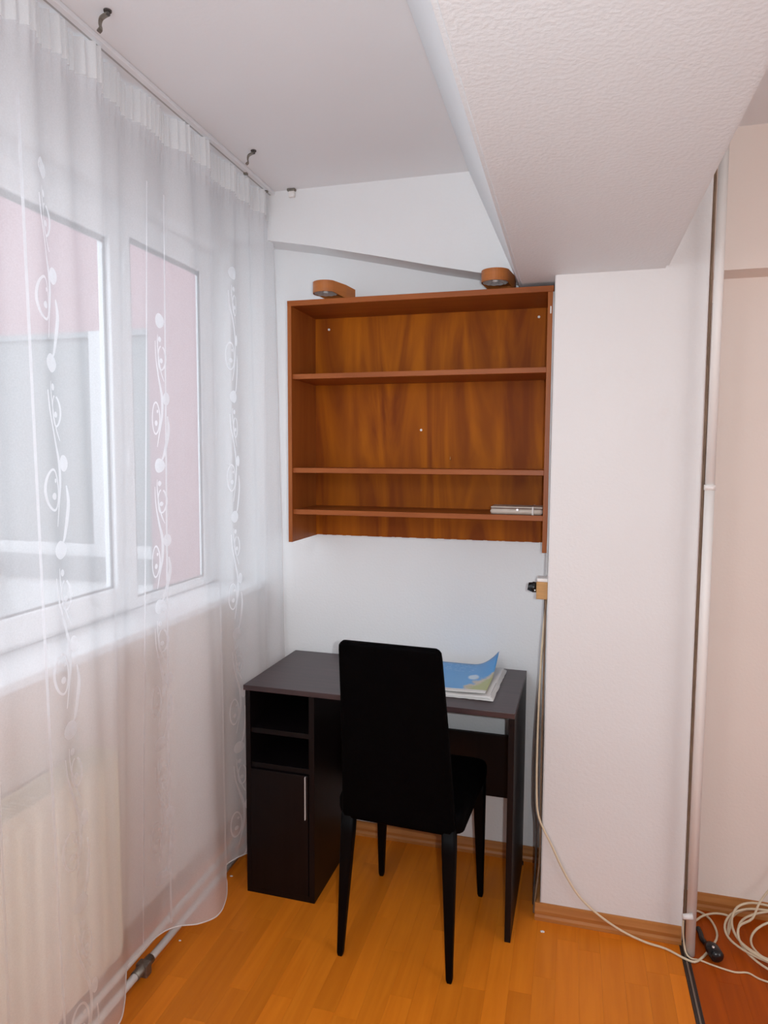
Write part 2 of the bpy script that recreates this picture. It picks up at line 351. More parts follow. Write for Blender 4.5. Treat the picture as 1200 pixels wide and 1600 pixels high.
obj('front_panel', fluted(RXF, 1), 'rad', rad); obj('rear_panel', fluted(RXB, -1), 'rad', rad)
bx('end_cap', RXB, RXF-0.002, RY1-0.004, RY1+0.004, RZ0+0.02, RZ1+0.012, 'rad', rad, 0.002)
bm = nb(); y = RY0
while y < RY1: box(bm, RXB+0.006, RXF-0.006, y, y+0.004, RZ1, RZ1+0.010); y += 0.012
box(bm, RXB, RXB+0.006, RY0, RY1, RZ1-0.01, RZ1+0.012); box(bm, RXF-0.006, RXF, RY0, RY1, RZ1-0.01, RZ1+0.012)
obj('top_grille', bm, 'rad', rad)
for yy in (RY1-0.30, RY0+0.30):
    bm = nb(); tube(bm, [(-1.252, yy, RZ0), (-1.252, yy, 0.0)], 0.012); obj('foot', bm, 'rad', rad)

def floor_pipe(label, x, z, r, ya, yb):
    p = tag(empty('heating_pipe', (x, (ya+yb)/2, 0)), label, 'pipe', 'heating pipes along the window wall'); p.location = (0, 0, 0)
    bm = nb(); tube(bm, [(x, ya, z), (x, yb, z)], r, 14); obj('pipe_run', bm, 'pipe', p); return p
p1 = floor_pipe('white heating pipe lying on the floor below the curtain hem', -1.193, 0.026, 0.0115, -2.3, -0.02)
bm = nb(); box(bm, -1.212, -1.174, -0.925, -0.897, 0.0, 0.040, 0.004); obj('pipe_clamp', bm, 'steel', p1)
bm = nb(); tube(bm, [(-1.193, -0.955, 0.026), (-1.193, -0.875, 0.026)], 0.0145, 12); obj('pipe_union', bm, 'steel', p1)
bx('pipe_clamp', -1.206, -1.180, -0.23, -0.21, 0.0, 0.040, 'steel', p1)
p2 = floor_pipe('white heating pipe running a hand above the floor pipe', -1.206, 0.070, 0.0105, -2.3, -0.02)
for yy in (-0.30, -1.5): bx('pipe_bracket', -1.225, -1.215, yy-0.008, yy+0.008, 0.0, 0.078, 'steel', p2)
# ------------------------------------------------------------------ curtain rail, curtain
rail = tag(empty('curtain_rail'), 'flat white curtain track fixed flush to the ceiling', 'curtain rail')
bx('track', -1.172, -1.106, -2.6, -0.085, ZC-0.012, ZC, 'pvc', rail, 0.002)
bx('track_groove', -1.128, -1.122, -2.6, -0.1, ZC-0.0122, ZC-0.011, 'groove', rail)
for yy in (-0.10, -0.165, -0.33): bx('end_stop', -1.128, -1.114, yy-0.006, yy+0.006, ZC-0.018, ZC-0.011, 'steel', rail, 0.002)

CR = -1.135
HEMZ = 0.098
KN = [(-2.6, 0.02), (-2.40, -0.06), (-2.18, 0.05), (-1.95, -0.06), (-1.74, 0.05), (-1.50, -0.055), (-1.40, -0.02), (-1.28, 0.045), (-1.135, 0.032), (-1.075, 0.003), (-1.015, -0.037), (-0.96, -0.070), (-0.92, -0.071), (-0.815, -0.054), (-0.775, -0.022), (-0.75, 0.030), (-0.70, 0.068), (-0.622, 0.056), (-0.542, 0.018), (-0.455, -0.034), (-0.40, -0.020), (-0.35, 0.008), (-0.25, 0.020), (-0.15, -0.015), (-0.08, 0.005), (-0.03, 0.012)]
def interp(K, y):
    if y <= K[0][0]: return K[0][1]
    for i in range(len(K)-1):
        (a, u), (b, v) = K[i], K[i+1]
        if y <= b:
            def tan(k):
                lo, hi = K[max(k-1, 0)], K[min(k+1, len(K)-1)]; return (hi[1]-lo[1])/(hi[0]-lo[0])
            h = b-a; t = (y-a)/h
            return (2*t**3-3*t*t+1)*u+(t**3-2*t*t+t)*h*tan(i)+(-2*t**3+3*t*t)*v+(t**3-t*t)*h*tan(i+1)
    return K[-1][1]
ZTOP = 2.509
def curt(y, z, off=0.0):
    t = max(0.0, min(1.0, (ZTOP-z)/(ZTOP-HEMZ)))
    a = 0.16+0.84*t**0.9
    yy = y
    x = CR + 0.023*t + interp(KN, y+0.04*t)*a + 0.0065*math.sin(2*math.pi*y/0.125+1.6*math.sin(5*y)+1.1*t)*(1-t**4) + 0.010*math.sin(27*y+2.2*t)*(1-t)*0.8 + 0.006*math.sin(61*y+1.3)*(1-t)**2
    g = max(0.0, min(1.0, (z-2.38)/0.05))
    x += g*0.0075*math.sin(2*math.pi*y/0.021+0.8*math.sin(9*y))
    return Vector((x+off, yy, z))
def sheet(name, m, parent, ya, yb, ny, zs, off=0.0):
    bm = nb(); G = [[bm.verts.new(curt(ya+(yb-ya)*i/ny, z, off)) for z in zs] for i in range(ny+1)]
    for i in range(ny):
        for j in range(len(zs)-1): bm.faces.new((G[i][j], G[i+1][j], G[i+1][j+1], G[i][j+1])).smooth = True
    return obj(name, bm, m, parent, fix=False)
cu = tag(empty('sheer_curtain', (0, 0, 0)), 'floor length white voile curtain with embroidered swirls over the window', 'curtain')
CY0, CY1 = -2.55, -0.04
zs = [HEMZ+(2.425-HEMZ)*i/60 for i in range(61)]
sheet('voile', 'voile', cu, CY0, CY1, 520, zs)
sheet('heading_tape', 'tape', cu, CY0, CY1, 900, [2.425+(ZTOP-2.425)*i/8 for i in range(9)])
bm = nb(); tube(bm, [curt(CY0+(CY1-CY0)*i/520, HEMZ) for i in range(521)], 0.0022, 5); obj('hem', bm, 'hem', cu)
bm = nb(); tube(bm, [curt(CY1, HEMZ+(ZTOP-HEMZ)*i/60) for i in range(61)], 0.0018, 5); obj('side_hem', bm, 'hem', cu)

DRIFT = 0.0
def onc(a, z, off): return curt(a-DRIFT*(ZTOP-z)/(ZTOP-HEMZ), z, off)
def stroke(bm, pts, w0, w1=None, n=6):
    """flat embroidered ribbon lying on the curtain; pts in (a,z)"""
    P = [p for p in spline([(a, z, 0) for a, z in pts], n)]; N = len(P); w1 = w0 if w1 is None else w1; prev = None
    for i, p in enumerate(P):
        t = (P[min(i+1, N-1)]-P[max(i-1, 0)]).normalized(); nn = Vector((-t.y, t.x, 0)); wd = (w0+(w1-w0)*math.sin(math.pi*i/(N-1)))/2
        q = [p+nn*wd, p-nn*wd]
        cur = [bm.verts.new(onc(v.x, v.y, 0.0012)) for v in q]
        if prev: bm.faces.new((prev[0], prev[1], cur[1], cur[0]))
        prev = cur
def blob(bm, a, z, ra, rz, n=18):
    c = bm.verts.new(onc(a, z, 0.0013)); R = [bm.verts.new(onc(a+ra*math.cos(2*math.pi*k/n), z+rz*math.sin(2*math.pi*k/n), 0.0013)) for k in range(n)]
    for k in range(n): bm.faces.new((c, R[k], R[(k+1) % n]))
def ring(bm, a, z, ra, rz, w, a0=0, a1=360, w2=None):
    stroke(bm, [(a+ra*math.cos(math.radians(t)), z+rz*math.sin(math.radians(t))) for t in [a0+(a1-a0)*k/14 for k in range(15)]], w, w2, 3)
REP = 0.4135
def motif(bm, a, z, mir=1):
    X = lambda d: a+mir*d
    s = lambda L, w0, w1=None: stroke(bm, [(X(p), z-q) for p, q in L], w0, w1)
    blob(bm, a, z, 0.024, 0.021)
    blob(bm, X(0.003), z-0.052, 0.008, 0.008)
    s([(-0.009, 0.040), (-0.008, 0.075), (0.004, 0.125), (0.022, 0.170)], 0.002, 0.006)
    ring(bm, X(0.012), z-0.104, 0.016, 0.034, 0.005, 100, 430)
    blob(bm, X(0.011), z-0.112, 0.007, 0.007)
    s([(-0.024, 0.060), (-0.018, 0.110), (0.000, 0.165), (0.014, 0.215), (0.014, 0.270), (0.004, 0.315), (-0.008, 0.360)], 0.003, 0.009)
    blob(bm, X(0.028), z-0.220, 0.010, 0.019)
    ring(bm, X(-0.018), z-0.278, 0.023, 0.045, 0.0055, 30, 390)
    blob(bm, X(-0.016), z-0.292, 0.009, 0.008); blob(bm, X(-0.008), z-0.258, 0.005, 0.005)
    s([(0.032, 0.270), (0.034, 0.315), (0.020, 0.385), (0.006, 0.404)], 0.003, 0.008)
for k, (a, z0) in enumerate([(-1.305, 1.742), (-0.812, 1.925), (-0.422, 1.743), (-1.70, 1.90), (-2.12, 1.742)]):
    z = z0; DRIFT = 0.045 if k == 1 else 0.0
    while z+REP < 2.30: z += REP
    bm = nb()
    while z > 0.12:
        motif(bm, a, z) if z > 0.45 else blob(bm, a, z, 0.024, 0.021)
        z -= REP
    obj('embroidered_column', bm, 'stitch', cu, fix=False)
for a in (-0.885, -0.785, -1.36, -1.46, -1.80, -1.95):
    DRIFT = 0.045 if -0.95 < a < -0.7 else 0.0
    bm = nb(); stroke(bm, [(a, 0.115+2.17*i/40) for i in range(41)], 0.0045, None, 2); obj('stitched_stripe', bm, 'stitch', cu, fix=False)

# ceiling hooks left over from an old rail
def hook(label, x, y):
    h = tag(empty('ceiling_hook', (x, y, ZC)), label, 'hook', 'old steel hooks in the ceiling')
    bm = nb(); tube(bm, [(0.012, 0, 0), (0.012, 0, -0.003)], 0.009, 12); tube(bm, [(0.012, 0, -0.003), (0.012, 0, -0.010)], 0.0055, 8); obj('screw_shank', bm, 'steel_dark', h)
    path = spline([(0.013, 0, -0.008), (0.002, 0.001, -0.010), (-0.007, 0.002, -0.014), (-0.010, 0.002, -0.024), (-0.009, 0.003, -0.034), (-0.016, 0.004, -0.039)], 5)
    bm = nb(); A = []
    for p in path: A.append([bm.verts.new(p+Vector((0, d, e))) for d, e in ((-0.006, 0.0015), (0.006, 0.0015), (0.006, -0.0015), (-0.006, -0.0015))])
    for a, b in zip(A, A[1:]):
        for k in range(4): bm.faces.new((a[k], a[(k+1) % 4], b[(k+1) % 4], b[k]))
    bm.faces.new(A[0][::-1]); bm.faces.new(A[-1]); obj('bent_strap', bm, 'steel', h)
hook('bent steel hook in the ceiling near the end wall', -1.04, -0.46)
hook('bent steel hook in the ceiling farther from the end wall', -1.04, -1.19)
cc = tag(empty('plaster_anchor', (-1.035, -0.12, ZC)), 'small chipped white fixing block in the ceiling corner beside the rail', 'fixing')
bx('block', -0.012, 0.012, -0.014, 0.0, -0.030, -0.008, 'white', cc, 0.003); bx('stained_cap', -0.016, 0.016, -0.018, 0.0, -0.009, 0.0, 'steel', cc, 0.003)

# ------------------------------------------------------------------ wall shelf unit
SX0, SX1, SYF, SYB, SZ0, SZ1 = -1.001, -0.0746, -0.2561, -0.012, 1.2265, 2.0925
sh = tag(empty('wall_shelf'), 'open walnut veneer wall shelf with three boards above the desk', 'shelf')
TH = 0.018
bx('side_panel', SX0, SX0+TH-0.003, SYF, -0.001, SZ0, SZ1-0.0005, 'veneer_v', sh, 0.001)
bx('side_panel', SX1-TH, SX1, SYF, -0.001, SZ0-0.003, SZ1-TH, 'veneer_v', sh, 0.001)
bx('top_board', SX0, SX1, SYF-0.001, -0.001, SZ1-TH, SZ1+0.001, 'veneer', sh, 0.001)
bx('back_panel', SX0+0.014, SX1-TH, SYB, -0.003, SZ0+0.002, SZ1-TH, 'veneer_back', sh)
for z, ya in ((1.836, SYF+0.012), (1.4985, SYF+0.010), (1.3465, SYF+0.014)):
    bx('shelf_board', SX0+0.014, SX1-TH, ya, SYB, z-TH, z, 'veneer', sh, 0.001)
for (x, z) in ((-0.93, 2.032), (-0.132, 2.043), (-0.56, 1.642)):
    bm = nb(); tube(bm, [(x, SYB+0.001, z), (x, SYB-0.003, z)], 0.0045, 10); obj('screw_head', bm, 'screw', sh)
bm = nb(); tube(bm, [(-0.445, SYB, 1.53), (-0.445, SYB-0.012, 1.53), (-0.445, SYB-0.012, 1.541)], 0.0016, 6); obj('brass_pin', bm, 'tan', sh)
bm = nb(); box(bm, SX1-0.010, SX1-0.006, SYF-0.0016, SYF, 2.005, 2.028, 0, None); o = obj('paint_chip', bm, 'screw', sh)
# torn pale edge of the back panel
bm = nb(); x = SX0+0.02
while x < SX1-0.03:
    l = random.uniform(0.008, 0.03); box(bm, x, x+l, SYB-0.0008, SYB+0.002, SZ0+0.001-random.uniform(0, 0.003), SZ0+0.003); x += l+random.uniform(0.004, 0.05)
o = obj('torn_edge', bm, 'screw', sh); o['kind'] = 'stuff'

# lamps standing on the shelf
def shelf_lamp(label, hx, hy, rz):
    L = tag(empty('shelf_lamp', (hx, hy, SZ1+0.001), rz), label, 'lamp', 'round lamps on top of the wall shelf')
    R, T, zb, zt, ln = 0.047, 0.003, 0.031, 0.070, 0.108
    out = [(R*math.cos(t), R*math.sin(t)) for t in [math.radians(90+180*k/16) for k in range(17)]]+[(ln*0.55, -R*0.92), (ln, -R*0.62), (ln, R*0.62), (ln*0.55, R*0.92)]
    bm = nb(); n = len(out)
    A = [bm.verts.new((p[0], p[1], zb if p[0] < 0.05 else 0.016)) for p in out]; B = [bm.verts.new((p[0], p[1], zt-0.007*(p[0] > 0.05)-0.007*(p[0] > 0.1))) for p in out]
    In = [bm.verts.new((p[0]*0.93, p[1]*0.93, zb if p[0] < 0.05 else 0.016)) for p in out]; Ii = [bm.verts.new((p[0]*0.93, p[1]*0.93, zb+0.010)) for p in out]
    for i in range(n):
        j = (i+1) % n
        bm.faces.new((A[i], A[j], B[j], B[i])); bm.faces.new((A[i], In[i], In[j], A[j])); bm.faces.new((In[i], Ii[i], Ii[j], In[j]))
    bm.faces.new(B); bm.faces.new(Ii[::-1])
    obj('shell', bm, 'orange', L)
    bm = nb(); rings = []
    for r, z in ((0.0425, zb+0.0005), (0.036, zb+0.003), (0.026, zb+0.006), (0.014, zb+0.008)):
        rings.append([bm.verts.new((r*math.cos(2*math.pi*k/24), r*math.sin(2*math.pi*k/24), z+(0.0015 if k % 2 else 0))) for k in range(24)])
    for a, b in zip(rings, rings[1:]):
        for k in range(24): bm.faces.new((a[k], a[(k+1) % 24], b[(k+1) % 24], b[k]))
    bm.faces.new(rings[-1]); obj('reflector', bm, 'satin', L)
    bm = nb(); bmesh.ops.create_uvsphere(bm, u_segments=12, v_segments=8, radius=0.010)
    for v in bm.verts: v.co = Vector((v.co.x, v.co.y, v.co.z*0.5+zb+0.006))
    obj('bulb', bm, 'bulb', L, True)
    bm = nb(); tube(bm, [(ln-0.022, 0, 0), (ln-0.022, 0, 0.022)], 0.016, 16); obj('swivel_foot', bm, 'brownshell', L)
    return L
shelf_lamp('orange round lamp on the shelf end beside the curtain', -0.876, -0.195, math.radians(52))
shelf_lamp('orange round lamp on the shelf beside the beam', -0.268, -0.205, math.radians(72))

# pouch lying on the lowest board
po = tag(empty('folded_pouch', (-0.182, -0.185, 1.3465)), 'flat silvery beige pouch with strap on the lowest shelf board', 'pouch')
bm = nb(); box(bm, -0.088, 0.088, -0.045, 0.06, 0.0, 0.021, 0.009); obj('body', bm, 'pouch', po, True)
bm = nb(); box(bm, -0.086, 0.087, -0.040, 0.06, 0.0215, 0.027, 0.0025); obj('flap', bm, 'pouch', po)
bm = nb(); box(bm, -0.085, 0.086, -0.043, 0.05, 0.0195, 0.0218); obj('seam', bm, 'pouch_dark', po)
bm = nb(); tube(bm, [(0.004, -0.044, 0.017), (0.004, -0.049, 0.017)], 0.004, 10); obj('press_stud', bm, 'chrome', po)
bm = nb(); box(bm, 0.052, 0.058, -0.0475, 0.062, -0.0, 0.0285, 0.001); obj('elastic_band', bm, 'elastic', po)

# ------------------------------------------------------------------ desk
DW, DD, DH = 0.930, 0.452, 0.750
dk = tag(empty('writing_desk', (-0.6117, -0.0225, 0), -0.015), 'dark wenge desk with open compartments and a cupboard on one side', 'desk')
hw = DW/2; dt = 0.018
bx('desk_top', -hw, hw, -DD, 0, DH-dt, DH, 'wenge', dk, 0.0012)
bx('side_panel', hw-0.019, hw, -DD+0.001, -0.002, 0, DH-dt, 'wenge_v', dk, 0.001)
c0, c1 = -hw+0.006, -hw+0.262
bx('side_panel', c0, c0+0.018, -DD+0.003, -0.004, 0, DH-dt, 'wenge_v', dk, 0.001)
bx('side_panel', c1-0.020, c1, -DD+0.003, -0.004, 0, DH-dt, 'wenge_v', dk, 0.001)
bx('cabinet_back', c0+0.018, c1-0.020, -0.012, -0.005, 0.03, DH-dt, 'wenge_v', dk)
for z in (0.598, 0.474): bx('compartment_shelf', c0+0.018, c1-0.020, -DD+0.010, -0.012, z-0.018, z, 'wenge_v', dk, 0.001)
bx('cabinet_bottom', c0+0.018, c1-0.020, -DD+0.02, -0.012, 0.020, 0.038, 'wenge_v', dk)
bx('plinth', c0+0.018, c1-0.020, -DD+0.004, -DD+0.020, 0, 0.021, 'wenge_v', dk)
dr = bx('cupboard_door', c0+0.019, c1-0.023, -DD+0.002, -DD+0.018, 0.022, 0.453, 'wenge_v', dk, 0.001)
bm = nb(); box(bm, c1-0.0325, c1-0.0297, -DD-0.007, -DD+0.002, 0.300, 0.452, 0.001); obj('door_handle', bm, 'satin', dr)
bx('modesty_panel', c1, hw-0.019, -0.075, -0.059, 0.285, 0.520, 'wenge_v', dk, 0.001)
bx('cable_foot', hw-0.010, hw+0.004, -0.012, -0.002, 0.0, 0.012, 'blackplastic', dk)

# papers on the desk
def sheet_obj(name, w, d, z, m, parent, curl=None, rag=0.0, th=0.0006, nx=24, ny=16):
    bm = nb(); T = []; Bt = []
    for i in range(nx+1):
        rowt, rowb = [], []
        for j in range(ny+1):
            u, v = i/nx, j/ny; x = (u-0.5)*w; y = (v-0.5)*d; zz = z
            if curl: zz += curl(u, v)
            if rag and (i in (0, nx) or j in (0, ny)): x += random.uniform(-rag, rag); y += random.uniform(-rag, rag)
            rowt.append(bm.verts.new((x, y, zz+th))); rowb.append(bm.verts.new((x, y, zz)))
        T.append(rowt); Bt.append(rowb)
    for i in range(nx):
        for j in range(ny):
            bm.faces.new((T[i][j], T[i+1][j], T[i+1][j+1], T[i][j+1])); bm.faces.new((Bt[i][j], Bt[i][j+1], Bt[i+1][j+1], Bt[i+1][j]))
    for i in range(nx):
        bm.faces.new((T[i][0], Bt[i][0], Bt[i+1][0], T[i+1][0])); bm.faces.new((T[i][ny], T[i+1][ny], Bt[i+1][ny], Bt[i][ny]))
    for j in range(ny):
        bm.faces.new((T[0][j], T[0][j+1], Bt[0][j+1], Bt[0][j])); bm.faces.new((T[nx][j], Bt[nx][j], Bt[nx][j+1], T[nx][j+1]))
    return obj(name, bm, m, parent, True)
def brochure_mat():
    m = bpy.data.materials.new('printed_brochure'); m.use_nodes = True; nt = m.node_tree; b = nt.nodes['Principled BSDF']
    b.inputs['Roughness'].default_value = 0.35
    tc = nt.nodes.new('ShaderNodeTexCoord'); sp = nt.nodes.new('ShaderNodeSeparateXYZ'); nt.links.new(tc.outputs['Object'], sp.inputs[0])
    def math_(op, a, c=None, d=None):
        n = nt.nodes.new('ShaderNodeMath'); n.operation = op
        for i, q in enumerate((a, c, d)):
            if q is None: continue
            if isinstance(q, (int, float)): n.inputs[i].default_value = q
            else: nt.links.new(q, n.inputs[i])
        return n.outputs[0]
    def mix(f, a, c):
        n = nt.nodes.new('ShaderNodeMix'); n.data_type = 'RGBA'; nt.links.new(f, n.inputs[0])
        for i, q in ((6, a), (7, c)):
            if isinstance(q, tuple): n.inputs[i].default_value = (*q, 1)
            else: nt.links.new(q, n.inputs[i])
        return n.outputs[2]
    nz = nt.nodes.new('ShaderNodeTexNoise'); nz.inputs['Scale'].default_value = 26; nz.inputs['Detail'].default_value = 4; nt.links.new(tc.outputs['Object'], nz.inputs['Vector'])
    X, Y, N = sp.outputs[0], sp.outputs[1], math_('MULTIPLY', math_('SUBTRACT', nz.outputs['Fac'], 0.5), 0.10)
    # distance past a diagonal shoreline in the lower right corner
    dgl = math_('ADD', math_('SUBTRACT', math_('MULTIPLY', X, 0.95), math_('MULTIPLY', Y, 0.42)), N)
    step = lambda v, e, s: math_('MINIMUM', math_('MAXIMUM', math_('DIVIDE', math_('SUBTRACT', v, e), s), 0.0), 1.0)
    col = mix(step(Y, -0.05, 0.30), (0.10, 0.36, 0.72), (0.055, 0.27, 0.62))
    # cloud
    cx = math_('DIVIDE', math_('SUBTRACT', X, 0.050), 0.022); cy = math_('DIVIDE', math_('SUBTRACT', Y, 0.000), 0.030)
    cd = math_('ADD', math_('ADD', math_('MULTIPLY', cx, cx), math_('MULTIPLY', cy, cy)), math_('MULTIPLY', N, 8.0))
    col = mix(math_('MULTIPLY', step(math_('SUBTRACT', 1.0, cd), 0.0, 0.5), 0.75), col, (0.72, 0.82, 0.88))
    # faint print lines
    wv = math_('SINE', math_('MULTIPLY', Y, 330.0)); nz2 = nt.nodes.new('ShaderNodeTexNoise'); nz2.inputs['Scale'].default_value = 95; nt.links.new(tc.outputs['Object'], nz2.inputs['Vector'])
    ln = math_('MULTIPLY', math_('MULTIPLY', step(wv, 0.5, 0.3), step(nz2.outputs['Fac'], 0.50, 0.06)), math_('MULTIPLY', step(Y, 0.055, 0.01), step(math_('MULTIPLY', X, -1.0), -0.045, 0.01)))
    col = mix(math_('MULTIPLY', ln, 0.4), col, (0.6, 0.75, 0.9))
    col = mix(step(dgl, 0.078, 0.015), col, (0.60, 0.52, 0.42))
    col = mix(step(dgl, 0.098, 0.02), col, (0.44, 0.47, 0.20))
    col = mix(step(math_('MULTIPLY', Y, -1.0), 0.128, 0.004), col, (0.72, 0.70, 0.68))
    nt.links.new(col, b.inputs['Base Color']); return m
M['brochure'] = brochure_mat()
PX, PY, PR = -0.355, -0.222, -0.04
pad = tag(empty('paper_stack', (PX, PY, DH), PR), 'stack of white perforated sheets under the blue brochure', 'paper')
sheet_obj('sheet', 0.262, 0.340, 0.0002, 'paper', pad, lambda u, v: 0.002*u, 0.0015)
sheet_obj('sheet', 0.256, 0.332, 0.0032, 'paper', pad, lambda u, v: 0.004*max(0, u-0.6)*2, 0.002)
sheet_obj('sheet', 0.246, 0.335, 0.0062, 'paper', pad, lambda u, v: 0.006*max(0, u-0.6)*2, 0.0012)
bm = nb()
for k in range(9): tube(bm, [(0.119, -0.135+k*0.014, 0.0130), (0.119, -0.135+k*0.014, 0.0124)], 0.0018, 6)
obj('perforation', bm, 'gasket', pad)
br = tag(empty('blue_brochure', (PX-0.014, PY+0.012, DH+0.010), PR), 'blue brochure with green edge and a curled up corner on the desk', 'brochure')
sheet_obj('cover', 0.232, 0.315, 0.0, 'brochure', br, lambda u, v: 0.003+0.0045*max(0, u-0.5)*2+0.055*max(0, (u-0.62)/0.38)**2*max(0, (v-0.45)/0.55)**1.5, 0, 0.0012)

# ------------------------------------------------------------------ chair
ch = tag(empty('dining_chair', (-0.472, -0.470, 0), math.radians(-3.4)), 'black high backed leatherette chair pushed under the desk', 'chair')
def loft(name, secs, m, parent, rows=1):
    """secs: list of (centre, half width x, half depth y, corner) rounded rectangles stacked upward"""
    bm = nb(); rings = []
    for (cx, cy, cz), hx, hy, r in secs:
        ring_ = []
        for sx, sy, a0 in ((1, 1, 0), (-1, 1, 90), (-1, -1, 180), (1, -1, 270)):
            for k in range(5):
                a = math.radians(a0+90*k/4); ring_.append(bm.verts.new((cx+sx*(hx-r)+r*math.cos(a), cy+sy*(hy-r)+r*math.sin(a), cz)))
        rings.append(ring_)
    n = len(rings[0])
    for a, b in zip(rings, rings[1:]):
        for k in range(n): bm.faces.new((a[k], a[(k+1) % n], b[(k+1) % n], b[k]))
    bm.faces.new(rings[0][::-1]); bm.faces.new(rings[-1])
    return obj(name, bm, m, parent, True)
# backrest: slender panel wider at the seat, leaning back
bsec = []
for t in [0, 0.01, 0.03, 0.1, 0.25, 0.4, 0.55, 0.7, 0.85, 0.95, 0.98, 0.992, 1.0]:
    z = 0.432+t*0.580; hx = 0.178-0.026*t-(0.012*max(0, (t-0.97)/0.03)**2)-(0.010 if t == 0 else 0); cy = -0.178-0.098*t**1.25
    hy = 0.019-0.004*t-(0.007 if t in (0, 1.0) else 0.0)
    bsec.append(((0, cy, z), hx, hy, min(0.012, hy*0.9)))
loft('backrest', bsec, 'leather', ch)
ssec = []
for z, g in ((0.428, 0.010), (0.433, 0.003), (0.450, 0), (0.478, 0), (0.490, 0.004), (0.496, 0.014), (0.498, 0.035)):
    ssec.append(((0, 0.028, z), 0.200-g, 0.206-g, 0.03))
loft('seat', ssec, 'leather', ch)
def leg(x0, y0, x1, y1, rt, rb, top=0.45):
    secs = []
    for t in (0, 0.02, 0.5, 0.85, 1.0):
        r = rb+(rt-rb)*min(1, t*1.15); secs.append(((x1+(x0-x1)*t, y1+(y0-y1)*t, top*t), r*(0.8 if t == 0 else 1), r*(0.8 if t == 0 else 1), r*0.45))
    return loft('leg', secs, 'legs', ch)
leg(-0.158, -0.176, -0.173, -0.214, 0.021, 0.0095); leg(0.158, -0.176, 0.173, -0.214, 0.021, 0.0095)
leg(-0.176, 0.196, -0.184, 0.214, 0.021, 0.0095); leg(0.176, 0.196, 0.184, 0.214, 0.021, 0.0095)

# ------------------------------------------------------------------ riser pipe and cables
rp = tag(empty('riser_pipe', (0.390, -0.379, 0)), 'white vertical heating pipe standing beside the pillar', 'pipe')
bm = nb(); tube(bm, [(0, 0, 0), (0, 0, 1.0), (0, 0, 1.455)], 0.0140, 18); obj('lower_length', bm, 'pipe_cream', rp)
bm = nb(); tube(bm, [(0, 0, 1.455), (0, 0, ZC)], 0.0132, 18); obj('upper_length', bm, 'pipe_cream', rp)
bm = nb(); tube(bm, [(0, 0, 1.447), (0, 0, 1.463)], 0.0160, 18); obj('joint_collar', bm, 'pipe_cream', rp)
bm = nb(); tube(bm, [(0, -0.016, 0.135), (-0.028, -0.020, 0.132)], [0.010, 0.008], 12); obj('white_clip', bm, 'white', rp)

def cable(name, label, pts, r, m, group=None, n=8, seg=7):
    bm = nb(); tube(bm, spline(pts, n), r, seg); return tag(obj(name, bm, m), label, 'cable', group)
# cables in the gap between pillar and riser pipe
cable('power_cable', 'thin brown cable running up the gap between pillar and riser pipe', [(0.381, -0.315, 0.004), (0.380, -0.317, 0.8), (0.382, -0.316, 1.5), (0.380, -0.317, 2.1), (0.381, -0.316, ZC-0.01)], 0.0042, 'cord_brown', None, 6)
cable('power_cable', 'dark cable behind the riser pipe bending onto the floor', [(0.400, -0.33, 0.006), (0.388, -0.325, 0.05), (0.3885, -0.322, 0.4), (0.3885, -0.322, 1.4), (0.3885, -0.322, 2.0)], 0.003, 'cord_dark', None, 6)
# cables down the shaded side of the pillar
CXl = COLX0
cable('power_cable', 'dark cable hanging down the shaded pillar side behind the desk', [(CXl-0.010, -0.24, 1.09), (CXl-0.012, -0.25, 0.95), (CXl-0.022, -0.26, 0.75), (CXl-0.030, -0.27, 0.55), (CXl-0.028, -0.285, 0.38), (CXl-0.020, -0.285, 0.30), (CXl-0.019, -0.28, 0.18), (CXl-0.024, -0.275, 0.008)], 0.0034, 'cord_dark')
cable('power_cable', 'brown cable hugging the pillar edge below the socket box', [(CXl-0.006, -0.30, 1.08), (CXl-0.006, -0.31, 0.9), (CXl-0.007, -0.315, 0.6), (CXl-0.006, -0.318, 0.40), (CXl-0.005, -0.318, 0.20), (CXl-0.017, -0.320, 0.06), (CXl-0.020, -0.320, 0.008)], 0.0034, 'cord_brown')
cable('power_cable', 'grey cable from the wall shelf down to the socket box', [(CXl-0.004, -0.27, 2.07), (CXl-0.0038, -0.275, 1.6), (CXl-0.004, -0.27, 1.3), (CXl-0.006, -0.28, 1.15)], 0.003, 'cord_grey')
jb = tag(empty('socket_box', (CXl, -0.29, 1.113)), 'tan box with black plug on the pillar side under the wall shelf', 'socket')
bx('box_body', -0.036, 0, -0.030, 0.030, -0.033, 0.024, 'tan', jb, 0.002)
bx('box_lid', -0.034, 0, -0.028, 0.030, 0.024, 0.035, 'white', jb, 0.002)
bm = nb(); tube(bm, [(-0.036, 0.0, 0.001), (-0.048, 0.0, 0.001), (-0.052, 0.0, 0.001), (-0.064, 0.0, 0.003)], [0.017, 0.018, 0.016, 0.013], 16); pl = obj('plug', bm, 'blackplastic', jb)
bm = nb(); tube(bm, [(-0.037, -0.018, -0.006), (-0.043, -0.019, -0.006)], 0.003, 8); obj('plug_pin', bm, 'chrome', pl)
